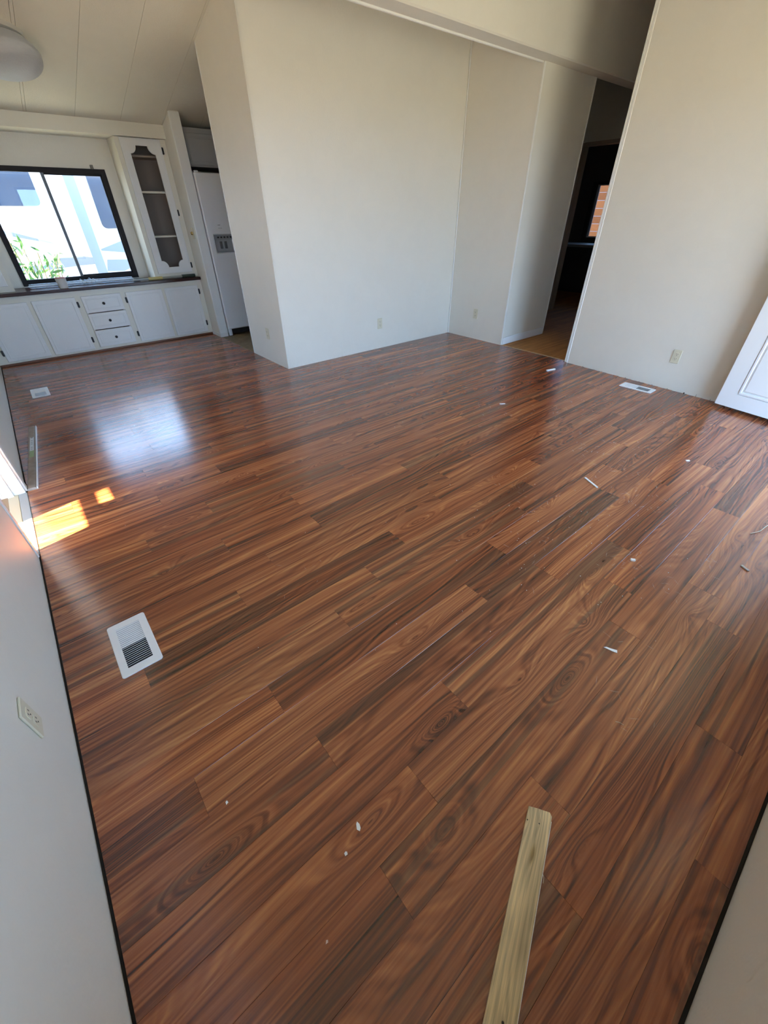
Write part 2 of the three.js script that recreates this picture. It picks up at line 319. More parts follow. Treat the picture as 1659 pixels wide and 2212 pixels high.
// thin corner strips
struct('trim_7', rbx(XM - 0.016, XM - 0.001, 0.001, yK(ZB) - 0.01, ZB + 0.001, ZB + 0.016, 0.006), M.trim, 'thin white strip in the inner corner of the partition');
struct('trim_8', rbx(XM - 0.004, XM + 0.012, 0.001, 2.436, ZH - 0.012, ZH + 0.004, 0.003), M.trim, 'thin white corner strip at the hallway opening');
struct('trim_9', [rbx(5.44, 5.456, 0.001, yK(ZH) - 0.01, ZH - 0.012, ZH + 0.004, 0.003)], M.trim, 'thin pale corner strip at the end of the hallway wall');
struct('wall_far_doorway', [prismX([[ZW, yB], [-4.06, yB], [-4.06, 2.10], [-3.18, 2.10], [-3.18, yB], [-2.24, yB], ...topProfile(ZW, -2.24)], 7.0, 7.1)], M.wall, 'shaded wall with a doorway at the end of the hallway');
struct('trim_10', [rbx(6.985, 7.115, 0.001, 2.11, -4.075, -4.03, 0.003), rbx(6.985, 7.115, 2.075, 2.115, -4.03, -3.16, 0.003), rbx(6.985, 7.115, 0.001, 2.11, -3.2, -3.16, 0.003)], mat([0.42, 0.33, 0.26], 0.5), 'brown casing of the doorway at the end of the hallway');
struct('trim_11', [rbx(XP - 0.003, XP + 0.014, 0.001, yK(ZB) - 0.01, ZB - 0.014, ZB + 0.003, 0.003)], M.wall, 'rounded outer corner strip of the partition');
struct('trim_12', [rbx(XP - 0.003, XP + 0.016, 0.001, yK(-4.925) - 0.01, -4.928, -4.908, 0.003)], M.trim, 'white edge strip of the partition at the kitchen doorway');
struct('trim_13', rbx(XL + 0.002, XP - 0.006, 0.0, 0.022, ZK + 0.001, ZK + 0.016, 0.005), mat([0.16, 0.065, 0.03], 0.4), 'reddish brown quarter-round along the cabinet base');

// ------------------------------------------------------------------ side doorway: frame, sill and outward door
{
  const d = struct('door_1', [
    bx(XL - 0.13, XL + 0.002, 0, DH, DZ0, DZ0 + 0.022), bx(XL - 0.13, XL + 0.002, 0, DH, DZ1 - 0.012, DZ1), bx(XL - 0.13, XL + 0.002, DH - 0.03, DH, DZ0, DZ1),
    bx(XL - 0.085, XL - 0.055, 0, DH - 0.03, DZ0 + 0.022, DZ0 + 0.036),
  ], M.trim, 'white frame of the open side doorway');
  obj('casing', [rbx(XL, XL + 0.014, 0.002, DH + 0.05, DZ0 - 0.055, DZ0 + 0.006, 0.004), rbx(XL, XL + 0.006, 0.002, DH + 0.05, DZ1 - 0.004, DZ1 + 0.030, 0.002), rbx(XL, XL + 0.014, DH, DH + 0.06, DZ0 - 0.055, DZ1 + 0.03, 0.004)], M.trim, d);
  obj('sill', [bx(XL - 0.14, XL - 0.085, -0.02, 0.004, DZ0 + 0.022, DZ1 - 0.012)], mat([0.30, 0.19, 0.10], 0.6), d);
  obj('sill_strip', [rbx(XL - 0.085, XL - 0.035, -0.015, 0.006, DZ0 + 0.022, DZ1 - 0.012, 0.003)], mat([0.55, 0.46, 0.30], 0.5), d);
  obj('metal_strip', [rbx(XL - 0.035, XL + 0.008, -0.015, 0.005, DZ0 + 0.022, DZ1 - 0.012, 0.003)], mat([0.34, 0.34, 0.32], 0.7), d);
  const leaf = new THREE.Group(); leaf.name = 'door_leaf'; d.add(leaf);
  leaf.position.set(XL - 0.13, 0.02, DZ0); leaf.rotation.y = -(90 - 48) * Math.PI / 180 - Math.PI / 2 - 6 * Math.PI / 180;
  leaf.rotation.y = 0;
  const a = 48 * Math.PI / 180, L = 0.72, dx = -Math.sin(a), dz = Math.cos(a);
  const g = rbx(0, L, 0, 2.0, -0.04, 0, 0.004);
  g.applyMatrix4(new THREE.Matrix4().makeBasis(new THREE.Vector3(dx, 0, dz), new THREE.Vector3(0, 1, 0), new THREE.Vector3(-dz, 0, dx)));
  obj('door_slab', g, M.doorWhite, leaf);
  const kn = new THREE.SphereGeometry(0.028, 14, 10); kn.translate(dx * (L - 0.07) + dz * 0.04, 0.95, dz * (L - 0.07) - dx * 0.04);
  obj('door_knob', clean(kn), M.steel, leaf);
}
// porch outside the side door: deck, and added roof shaping the sun patches
{
  const deck = thing('porch_deck', 'weathered wooden porch deck outside the side door', 'deck', [0, 0, 0]);
  for (let k = 0; k < 12; k++) obj('deck_board', rbx(XL - 0.15 - 0.145 * (k + 1) + 0.004, XL - 0.15 - 0.145 * k, -0.13, -0.10, -4.4, -0.6, 0.003), mat([0.36, 0.27, 0.18], 0.8), deck);
  const roof = thing('added_porch_roof', 'added unseen boarded roof by the side door, shaping the sun patches', 'porch roof', [0, 0, 0]);
  const y = 2.36, kx = 0.974 / SUN_EL;                      // how far the sun moves along x per metre of height
  const edge = -0.165 - y * kx;                             // outer edge of the roof
  const m = mat([0.34, 0.26, 0.18], 0.8);
  const cuts = [edge, edge + 0.085, edge + 0.165];
  for (let x = edge + 0.165; x < XL - 0.14; x += 0.14) cuts.push(Math.min(x + 0.14, XL - 0.135));
  const zs = (xl, zl) => zl + (y * 0.224 / SUN_EL);
  for (let i = 0; i < cuts.length - 1; i++) {
    const a = cuts[i], b = cuts[i + 1] + (i === 1 ? 0 : 0.0);
    if (b - a < 0.01) continue;
    if (i === 1) {  // gap left in the added roof to cast the second sun patch
      obj('roof_board', rbx(a, b, y, y + 0.03, -5.0, zs(0, -2.70), 0.002), m, roof);
      obj('roof_board', rbx(a, b, y, y + 0.03, zs(0, -2.54), 1.4, 0.002), m, roof);
    } else obj('roof_board', rbx(a, b, y, y + 0.03, -5.0, 1.4, 0.002), m, roof);
  }
  obj('rafter', [bx(edge, XL - 0.135, y + 0.03, y + 0.12, -4.6, -4.55), bx(edge, XL - 0.135, y + 0.03, y + 0.12, -1.0, -0.95)], m, roof);
  for (const z of [-4.9, 1.25]) obj('post', rbx(edge + 0.02, edge + 0.11, -0.6, y, z, z + 0.09, 0.004), m, roof);
}
// ------------------------------------------------------------------ entrance: open white panelled door
{
  const A = new THREE.Vector3(4.265, 0, -0.752), B = new THREE.Vector3(4.202, 0, -0.369), dir = B.clone().sub(A).normalize();
  const d = new THREE.Group(); d.name = 'door_2'; d.userData = { kind: 'structure', label: 'open white panelled entrance door standing near the right wall' }; scene.add(d);
  // local x runs along the leaf from its free edge, local z points into the room
  const nrm = new THREE.Vector3(-dir.z, 0, dir.x);
  const mtx = new THREE.Matrix4().makeBasis(dir, new THREE.Vector3(0, 1, 0), nrm); mtx.setPosition(A);
  const L = 1.04, part = (n, g, m, p = d) => { g.applyMatrix4(mtx); return obj(n, g, m, p); };
  const b0 = 0.030, b1 = 2.03;
  const holes = [];
  for (const [x0, x1] of [[0.118, 0.455], [0.585, 0.922]]) for (const [y0, y1] of [[0.140, 0.83], [1.02, 1.90]]) holes.push([x0, x1, y0, y1]);
  part('door_slab', merge([prismZ(rect(0, L, b0, b1), -0.008, 0, holes.map(([a, b, c, e]) => rect(a, b, c, e)), 0), rbx(0, L, b0, b1, -0.045, -0.0075, 0.002)]), M.doorWhite);
  for (const [x0, x1, y0, y1] of holes) {
    // ogee moulding ring and raised centre
    part('moulding', merge([prismZ(rect(x0 + 0.006, x1 - 0.006, y0 + 0.006, y1 - 0.006), -0.0075, 0.003, [rect(x0 + 0.024, x1 - 0.024, y0 + 0.024, y1 - 0.024)], 0.003)]), M.doorWhite);
    part('raised_panel', prismZ(rect(x0 + 0.036, x1 - 0.036, y0 + 0.036, y1 - 0.036), -0.0075, 0.0, [], 0.0035), M.doorWhite);
  }
  const k = new THREE.SphereGeometry(0.028, 16, 12); k.translate(0.07, 0.97, 0.05); const st = cyl(0.012, 0.012, 0.05, 14); st.rotateX(Math.PI / 2); st.translate(0.07, 0.97, 0.025);
  part('door_knob', merge([k, st]), M.brass);
  struct('trim_14', [bx(ND.x0 - 0.06, ND.x0, 0, ND.y1 + 0.06, ZN - 0.014, ZN + 0.13), bx(ND.x1, ND.x1 + 0.06, 0, ND.y1 + 0.06, ZN - 0.014, ZN + 0.13), bx(ND.x0, ND.x1, ND.y1, ND.y1 + 0.06, ZN - 0.014, ZN + 0.13)], M.white, 'white casing of the entrance doorway');
}
// near windows; the one behind the camera is added for fill light
for (const [n, label, x0, x1, y0, y1] of [['window_3', 'bronze framed window low in the wall beside the camera', NW.x0, NW.x1, NW.y0, NW.y1], ['added_window_4', 'added bronze framed window behind the camera, for fill daylight', -0.28, 0.60, NW.y0 + 0.45, 1.90]]) {
  const w = new THREE.Group(); w.name = n; w.userData = { kind: 'structure', label }; scene.add(w);
  const f = 0.04;
  obj('window_frame', prismZ(rect(x0, x1, y0, y1), ZN + 0.03, ZN + 0.09, [rect(x0 + f, x1 - f, y0 + f, y1 - f)]), M.bronze, w);
  obj('pane', bx(x0 + f, x1 - f, y0 + f, y1 - f, ZN + 0.058, ZN + 0.06), M.glass, w);
}

// ------------------------------------------------------------------ kitchen window
{
  const w = new THREE.Group(); w.name = 'window_1'; w.userData = { kind: 'structure', label: 'dark bronze sliding window above the counter' }; scene.add(w);
  const { x0, x1, y0, y1 } = KW, f = 0.052, xm = 0.757;
  obj('window_frame', merge([prismZ(rect(x0, x1, y0, y1), ZW - 0.03, ZW + 0.022, [rect(x0 + f, x1 - f, y0 + 0.058, y1 - 0.045)], 0.003)]), M.bronze, w);
  obj('mullion', rbx(xm - 0.015, xm + 0.015, y0 + 0.05, y1 - 0.04, ZW - 0.02, ZW + 0.016, 0.004), mat([0.10, 0.10, 0.105], 0.35), w);
  obj('sash', [rbx(xm + 0.012, x1 - f + 0.004, y0 + 0.05, y0 + 0.072, ZW - 0.012, ZW + 0.01, 0.003), rbx(xm + 0.012, x1 - f + 0.004, y1 - 0.062, y1 - 0.04, ZW - 0.012, ZW + 0.01, 0.003), rbx(x1 - f - 0.012, x1 - f + 0.004, y0 + 0.05, y1 - 0.04, ZW - 0.012, ZW + 0.01, 0.003)], M.bronze, w);
  obj('pane', bx(x0 + f - 0.004, xm, y0 + 0.05, y1 - 0.04, ZW - 0.020, ZW - 0.018), M.tintGlass, w);
  obj('pane', bx(xm, x1 - f + 0.004, y0 + 0.05, y1 - 0.04, ZW - 0.006, ZW - 0.004), M.tintGlass, w);
  obj('bracket', rbx(1.235, 1.262, y1 - 0.002, y1 + 0.035, ZW, ZW + 0.022, 0.003), mat([0.16, 0.15, 0.13], 0.5), w);
}
// ------------------------------------------------------------------ built-in cabinets
const hingeGeo = (() => { const a = rbx(-0.011, 0.011, -0.028, 0.028, 0, 0.014, 0.005), b = cyl(0.006, 0.006, 0.062, 10); b.translate(0, 0, 0.009); return merge([a, b]); })();
const knobGeo = (() => clean(new THREE.LatheGeometry([[0, 0.026], [0.010, 0.025], [0.015, 0.020], [0.015, 0.014], [0.007, 0.009], [0.006, 0]].map(([x, y]) => new THREE.Vector2(x, y)), 20).rotateX(Math.PI / 2)))();
function cabinetDoor(name, parent, x0, x1, y0, y1, z, hinges = []) {
  const d = obj(name, [prismZ(rect(x0, x1, y0, y1), z, z + 0.018, [], 0.004)], M.cabinet, parent);
  const r = 0.036;
  obj('moulding', prismZ(rect(x0 + r - 0.006, x1 - r + 0.006, y0 + r - 0.006, y1 - r + 0.006), z + 0.016, z + 0.0225, [rect(x0 + r + 0.008, x1 - r - 0.008, y0 + r + 0.008, y1 - r - 0.008)], 0.002), M.cabinet, d);
  for (const [hx, hy] of hinges) { const h = obj('hinge', hingeGeo.clone().translate(hx, hy, z + 0.004), M.black, d); void h; }
  return d;
}
{
  const c = thing('base_cabinet', 'long white built-in base cabinet with four doors and three drawers under the window', 'cabinet');
  const z = ZK;
  // face frame with real openings behind the doors
  obj('face_frame', prismZ(rect(XL + 0.002, XP - 0.008, 0.0, 0.664), z - 0.02, z, [rect(-0.29, 0.09, 0.055, 0.59), rect(0.155, 0.54, 0.055, 0.59), rect(0.63, 1.005, 0.05, 0.60), rect(1.095, 1.485, 0.055, 0.59), rect(1.545, 1.935, 0.055, 0.59)]), M.frame, c);
  obj('cabinet_body', [bx(XL + 0.002, XP - 0.008, 0.0, 0.02, ZW + 0.001, z - 0.02), bx(XL + 0.002, XL + 0.02, 0.02, 0.664, ZW + 0.001, z - 0.02), bx(1.985, XP - 0.008, 0.02, 0.664, ZW + 0.001, z - 0.02), bx(XL + 0.02, 1.985, 0.02, 0.664, ZW + 0.001, ZW + 0.01)], M.brown, c);
  cabinetDoor('cabinet_door', c, -0.302, 0.104, 0.043, 0.603, z + 0.001, [[-0.311, 0.138], [-0.311, 0.52]]);
  cabinetDoor('cabinet_door', c, 0.142, 0.553, 0.043, 0.605, z + 0.001, [[0.562, 0.145], [0.562, 0.526]]);
  cabinetDoor('cabinet_door', c, 1.080, 1.497, 0.043, 0.605, z + 0.001, [[1.071, 0.139], [1.071, 0.522]]);
  cabinetDoor('cabinet_door', c, 1.531, 1.946, 0.043, 0.608, z + 0.001, [[1.955, 0.150], [1.955, 0.533]]);
  for (const [y0, y1] of [[0.428, 0.606], [0.245, 0.420], [0.052, 0.236]]) {
    const d = cabinetDoor('drawer', c, 0.612, 1.022, y0, y1, z + 0.001);
    obj('knob', knobGeo.clone().translate(0.817, (y0 + y1) / 2, z + 0.019), M.black, d);
  }
}
tag(obj('countertop', [rbx(XL + 0.003, XP - 0.008, 0.666, 0.700, ZW + 0.002, ZK + 0.04, 0.006)], mat([0.045, 0.016, 0.012], 0.22)), 'dark reddish brown countertop below the window', 'countertop');
function scallop(x0, x1, y0, y1, nx, ny) {      // opening with concave corners
  const out = [], q = 7;
  const corner = (cx, cy, a0) => { for (let k = 0; k <= q; k++) { const t = a0 - (k / q) * Math.PI / 2; out.push([cx + nx * Math.cos(t), cy + ny * Math.sin(t)]); } };
  corner(x0, y0, Math.PI / 2);  out.push([x1 - nx - 0.004, y0]);
  corner(x1, y0, Math.PI);      out.push([x1, y1 - ny - 0.004]);
  corner(x1, y1, 1.5 * Math.PI); out.push([x0 + nx + 0.004, y1]);
  corner(x0, y1, 2 * Math.PI);
  return out;
}
function hutch(label, x0, x1, doorX0, doorX1, hingeX, sideLeft) {
  const c = thing('hutch_cabinet', label, 'cabinet', [0, 0, 0], 0, 'hutches on the counter');
  const z = ZK - 0.052, y0 = 0.7015, y1 = 2.028;
  obj('face_frame', prismZ(rect(x0, x1, y0, y1), z - 0.02, z, [rect(doorX0 + 0.03, doorX1 - 0.03, y0 + 0.08, y1 - 0.03)]), M.frame, c);
  obj('side_panel', bx(x0, x0 + 0.016, y0, y1, ZW + 0.002, z - 0.02), M.frame, c);
  obj('side_panel', bx(x1 - 0.016, x1, y0, y1, ZW + 0.002, z - 0.02), M.frame, c);
  obj('back_panel', bx(x0 + 0.016, x1 - 0.016, y0, y1, ZW + 0.002, ZW + 0.008), M.hutchInside, c);
  for (const y of [0.76, 1.13, 1.555, 1.87]) obj('shelf', bx(x0 + 0.016, x1 - 0.016, y, y + 0.018, ZW + 0.008, z - 0.03), y > 1.8 ? M.hutchInside : M.frame, c);
  const cx = (doorX0 + doorX1) / 2, top = 2.024;
  const d = obj('cabinet_door', prismZ(rect(doorX0, doorX1, 0.758, top), z + 0.001, z + 0.019, [scallop(cx - 0.128, cx + 0.128, 0.823, 1.962, 0.068, 0.070)], 0.003), M.cabinet, c);
  obj('moulding', prismZ(rect(doorX0 + 0.014, doorX1 - 0.014, 0.772, top - 0.014), z + 0.017, z + 0.0215, [rect(doorX0 + 0.020, doorX1 - 0.020, 0.778, top - 0.020)]), M.cabinet, d);
  for (const y of [0.83, 1.37, 1.93]) obj('hinge', hingeGeo.clone().translate(hingeX, y, z + 0.004), M.black, d);
  return c;
}
hutch('tall white hutch cabinet with a scalloped open door and shelves, right of the window', 1.487, XP - 0.008, 1.532, 1.948, 1.957, true);
hutch('white hutch cabinet at the left edge, left of the window', XL + 0.003, 0.060, -0.345, 0.020, -0.354, false);

// things lying on the counter
{
  const t = thing('plastic_tube', 'clear plastic wrapped tube lying along the window sill', 'tube', [0, 0.7035, 0]);
  const clear = new THREE.MeshPhysicalMaterial({ color: new THREE.Color().setRGB(0.92, 0.95, 0.97), roughness: 0.12, transmission: 0.85, thickness: 0, ior: 1.45 });
  obj('wrap', tube([[0.20, 0.022, -6.40], [0.5, 0.022, -6.405], [0.76, 0.024, -6.40], [1.24, 0.022, -6.37]], 0.021, 40, 12), clear, t);
  obj('rod', tube([[0.19, 0.020, -6.40], [0.76, 0.021, -6.402], [1.25, 0.020, -6.37]], 0.009, 30, 10), mat([0.7, 0.72, 0.74], 0.3), t);
  for (const [x, r] of [[0.70, 0.028], [0.74, 0.024], [0.79, 0.03], [0.83, 0.026]]) { const g = new THREE.TorusGeometry(r, 0.0025, 8, 20); g.rotateY(1.2 + x); g.translate(x, r, -6.40); obj('wire_tie', clean(g), clear, t); }
}
{
  const t = thing('extension_pole', 'grey pole with yellow collar and dark green grip on the counter', 'pole', [0, 0.7005, 0]);
  const seg = (n, x0, x1, r, m, zz = -6.262) => { const g = cyl(r, r, x1 - x0, 16); g.rotateZ(Math.PI / 2); g.translate((x0 + x1) / 2, 0.0165, zz); return obj(n, g, m, t); };
  seg('shaft', 1.22, 1.40, 0.010, mat([0.34, 0.36, 0.35], 0.35));
  seg('collar', 1.395, 1.56, 0.0165, mat([0.66, 0.52, 0.20], 0.45));
  seg('shaft', 1.56, 1.80, 0.011, mat([0.38, 0.36, 0.28], 0.4));
  seg('grip', 1.80, 1.965, 0.0165, mat([0.03, 0.045, 0.03], 0.6));
}
{
  const t = thing('plastic_cup', 'translucent plastic tub with a red rim standing on the counter', 'cup', [0.497, 0.7005, -6.235]);
  obj('cup_body', clean(new THREE.LatheGeometry([[0, 0], [0.040, 0], [0.043, 0.004], [0.052, 0.10], [0.0505, 0.10], [0.0415, 0.006], [0, 0.004]].map(([x, y]) => new THREE.Vector2(x, y)), 28)), mat([0.60, 0.56, 0.50], 0.4), t);
  const rim = new THREE.TorusGeometry(0.0515, 0.0035, 8, 30); rim.rotateX(Math.PI / 2); rim.translate(0, 0.101, 0);
  obj('rim', clean(rim), mat([0.55, 0.16, 0.12], 0.4), t);
}

// ------------------------------------------------------------------ refrigerator and cabinet above it
{
  const f = thing('refrigerator', 'white side-by-side refrigerator with a door dispenser beside the narrow wall end', 'refrigerator');
  const x0 = 2.122, x1 = 3.03, zf = -5.91, xs = 2.50, top = 1.735;
  obj('cabinet_body', rbx(x0 + 0.006, x1 - 0.006, 0.03, top - 0.02, ZW + 0.02, zf - 0.065, 0.008), M.white, f);
  const dz0 = -5.975, dz1 = zf;
  const dx0 = 2.198, dx1 = 2.432, dy0 = 0.965, dy1 = 1.150;
  const fd = obj('freezer_door', [prismZ(roundRect(x0, xs - 0.004, 0.085, top, 0.012), dz0, dz1, [rect(dx0, dx1, dy0, dy1)], 0.010), bx(dx0 - 0.005, dx1 + 0.005, dy0 - 0.005, dy1 + 0.005, dz0 - 0.008, dz0 + 0.008)], M.white, f);
  const grey = mat([0.30, 0.31, 0.31], 0.35);
  obj('dispenser_recess', [bx(dx0, dx1, dy0, dy1 - 0.05, dz0 + 0.008, dz0 + 0.012)], mat([0.42, 0.43, 0.43], 0.4), fd);
  obj('dispenser_panel', [rbx(dx0, dx1, dy1 - 0.052, dy1, dz0 + 0.006, dz1 - 0.004, 0.003)], grey, fd);
  obj('drip_tray', [bx(dx0, dx1, dy0, dy0 + 0.012, dz0 + 0.010, dz1 - 0.004)], grey, fd);
  for (let k = 0; k < 5; k++) obj('button', rbx(dx0 + 0.035 + k * 0.04, dx0 + 0.058 + k * 0.04, dy1 - 0.034, dy1 - 0.018, dz1 - 0.006, dz1 - 0.001, 0.001), k % 2 ? M.black : M.dark, fd);
  for (const [a, b] of [[0.07, 0.10], [0.13, 0.16]]) obj('paddle', rbx(dx0 + a, dx0 + b, dy0 + 0.04, dy0 + 0.115, dz0 + 0.012, dz0 + 0.026, 0.003), mat([0.10, 0.10, 0.10], 0.4), fd);
  obj('badge', [bx(2.268, 2.300, 1.2450, 1.2490, dz1 - 0.0003, dz1 + 0.0006)], M.dark, fd);
  for (let k = 0; k < 6; k++) obj('small_print', bx(2.27 + k * 0.008, 2.275 + k * 0.008, 1.214, 1.219, dz1 - 0.0003, dz1 + 0.0004), grey, fd);
  const rd = obj('fridge_door', [prismZ(roundRect(xs + 0.004, x1, 0.085, top, 0.012), dz0, dz1, [], 0.010)], M.white, f);
  obj('handle', tube([[xs - 0.035, 0.55, zf], [xs - 0.035, 0.57, zf + 0.04], [xs - 0.035, 1.5, zf + 0.04], [xs - 0.035, 1.52, zf]], 0.011, 40, 10), M.white, fd);
  obj('handle', tube([[xs + 0.035, 0.55, zf], [xs + 0.035, 0.57, zf + 0.04], [xs + 0.035, 1.5, zf + 0.04], [xs + 0.035, 1.52, zf]], 0.011, 40, 10), M.white, rd);
  obj('hinge_cap', [rbx(x0 + 0.012, x0 + 0.055, top, top + 0.018, zf - 0.05, zf - 0.012, 0.004)], M.white, f);
  obj('toe_grille', [bx(x0 + 0.06, x1 - 0.02, 0.014, 0.078, zf - 0.065, zf - 0.055)], M.black, f);
  for (const [a, b] of [[x0 + 0.01, x0 + 0.058], [x1 - 0.058, x1 - 0.01]]) obj('foot', rbx(a, b, -0.002, 0.082, zf - 0.07, zf - 0.035, 0.006), M.white, f);
  for (let k = 0; k < 4; k++) obj('grille_bar', bx(x0 + 0.06, x1 - 0.06, 0.018 + k * 0.016, 0.022 + k * 0.016, zf - 0.055, zf - 0.050), M.dark, f);
}
{
  const c = thing('wall_cabinet', 'wall cabinet mounted above the refrigerator, kitchen shade painted in as grey', 'cabinet');
  const z = -6.02, m = paint([0.40, 0.40, 0.39], 0.45, 0.0003);  // grey paint stands in for the kitchen's shade on this cabinet
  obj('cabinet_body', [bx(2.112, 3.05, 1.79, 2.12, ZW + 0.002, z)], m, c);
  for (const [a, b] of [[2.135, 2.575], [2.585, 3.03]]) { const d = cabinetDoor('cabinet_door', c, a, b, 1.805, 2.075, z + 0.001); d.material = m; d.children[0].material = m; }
}
// ------------------------------------------------------------------ electrical plates
function outlet(label, pos, turn) {
  const o = thing('wall_outlet', label, 'outlet', pos, turn, 'wall outlets');
  obj('cover_plate', prismZ(roundRect(-0.035, 0.035, -0.0575, 0.0575, 0.004), 0, 0.006, [], 0.0022), M.ivory, o);
  for (const y of [-0.0195, 0.0195]) {
    const r = obj('receptacle', prismZ(roundRect(-0.0168, 0.0168, y - 0.0142, y + 0.0142, 0.009), 0.005, 0.0078, [], 0.0008), M.ivory, o);
    obj('slot', [bx(-0.0082, -0.0058, y - 0.001, y + 0.0075, 0.0076, 0.0081), bx(0.0058, 0.0082, y - 0.001, y + 0.0075, 0.0076, 0.0081)], M.dark, r);
    const gr = cyl(0.0026, 0.0026, 0.0006, 12); gr.rotateX(Math.PI / 2); gr.translate(0, y - 0.0075, 0.0078);
    obj('ground_hole', gr, M.dark, r);
  }
  const sc = cyl(0.0028, 0.0028, 0.001, 12); sc.rotateX(Math.PI / 2); sc.translate(0, 0, 0.0062); obj('screw', sc, M.ivoryDark, o);
  return o;
}
outlet('ivory outlet low on the wall beside the camera, nearest of all', [XL + 0.0005, 0.290, -1.004], Math.PI / 2);
outlet('ivory outlet on the right wall above the floor vent', [xR(-1.21) - 0.0005, 0.287, -1.21], -Math.PI / 2 - 0.0548);
outlet('ivory outlet in the middle of the large partition wall', [3.300, 0.281, ZB + 0.0005], 0);
outlet('ivory outlet left of the hallway opening, between corner and threshold', [XM - 0.0005, 0.297, -3.628], -Math.PI / 2);
outlet('ivory outlet on the narrow partition end facing the cabinets', [XP - 0.0005, 0.295, -4.45], -Math.PI / 2);
{
  const s = thing('dimmer_switch', 'ivory switch plate with brass knob on the narrow wall end', 'switch', [2.0115, 1.168, -6.085], -Math.PI / 2);
  obj('cover_plate', prismZ(roundRect(-0.035, 0.035, -0.0575, 0.0575, 0.004), 0, 0.006, [], 0.0022), M.ivory, s);
  const k = clean(new THREE.LatheGeometry([[0, 0.022], [0.012, 0.021], [0.016, 0.017], [0.018, 0.004], [0.018, 0]].map(([x, y]) => new THREE.Vector2(x, y)), 22).rotateX(Math.PI / 2)); k.translate(0, 0, 0.006);
  obj('knob', k, M.brass, s);
}
// ------------------------------------------------------------------ floor registers
function register(label, x, z, turn) {
  const o = thing('floor_register', label, 'floor vent', [x, 0.0004, z], turn, 'white floor vents');
  const W = 0.140, L = 0.286, w = 0.090, l = 0.222;
  obj('frame', prismY(roundRect(-W / 2, W / 2, -L / 2, L / 2, 0.010), 0.0003, 0.0062, [rect(-w / 2, w / 2, -l / 2, l / 2)], 0.0022), M.white, o);
  obj('duct_shade', bx(-w / 2 - 0.004, w / 2 + 0.004, 0.0001, 0.0006, -l / 2 - 0.004, l / 2 + 0.004), M.black, o);  // flat black sheet painted as the darkness below the louvres
  const n = 22, p = l / n;
  for (let k = 0; k < n; k++) {
    const zz = -l / 2 + (k + 0.5) * p, back = k < n / 2;
    const g = new THREE.BoxGeometry(w + 0.002, 0.0011, back ? 0.0062 : 0.0050);
    g.rotateX(back ? 0.34 : -0.75); g.translate(0, 0.0038, zz);
    obj('louvre', worldUV(g), M.white, o);
  }
  return o;
}
register('white floor vent in the left foreground with open louvres', -0.1525, -1.370, 0);
register('white floor vent near the right wall below the outlet', 4.236, -1.369, 0.02);
register('small-looking white floor vent near the far cabinets', -0.138, -4.983, 0);

// ------------------------------------------------------------------ ceiling lamp
{
  const lx = 0.655, lz = -5.27, yc = yK(lz);
  const l = thing('ceiling_lamp', 'frosted glass bowl ceiling lamp, switched off, at upper left', 'lamp', [lx, yc - 0.012, lz]);
  const tilt = Math.atan(0.288);
  const can = cyl(0.19, 0.19, 0.03, 36); can.rotateX(-tilt); can.translate(0, -0.002, 0);
  obj('canopy', can, mat([0.55, 0.52, 0.47], 0.4), l);
  const pts = [];
  for (let k = 0; k <= 18; k++) { const t = k / 18 * Math.PI * 0.5; pts.push(new THREE.Vector2(Math.max(0.0001, 0.245 * Math.sin(t) ** 0.85), -0.205 + 0.115 * (1 - Math.cos(t) ** 0.9))); }
  pts.push(new THREE.Vector2(0.243, -0.075), new THREE.Vector2(0.225, -0.045), new THREE.Vector2(0.19, -0.012));
  const bowl = new THREE.LatheGeometry(pts, 48); bowl.rotateX(-tilt * 0.6);
  obj('glass_shade', clean(bowl), new THREE.MeshPhysicalMaterial({ color: new THREE.Color().setRGB(0.62, 0.63, 0.66), roughness: 0.45, transmission: 0.25, thickness: 0, bumpMap: speck, bumpScale: 0.002 }), l);
  const ring = new THREE.TorusGeometry(0.243, 0.006, 10, 60); ring.rotateX(Math.PI / 2 - tilt * 0.6); ring.translate(0, -0.075, 0);
  obj('ring', clean(ring), mat([0.5, 0.47, 0.42], 0.35, { metalness: 0.6 }), l);
}

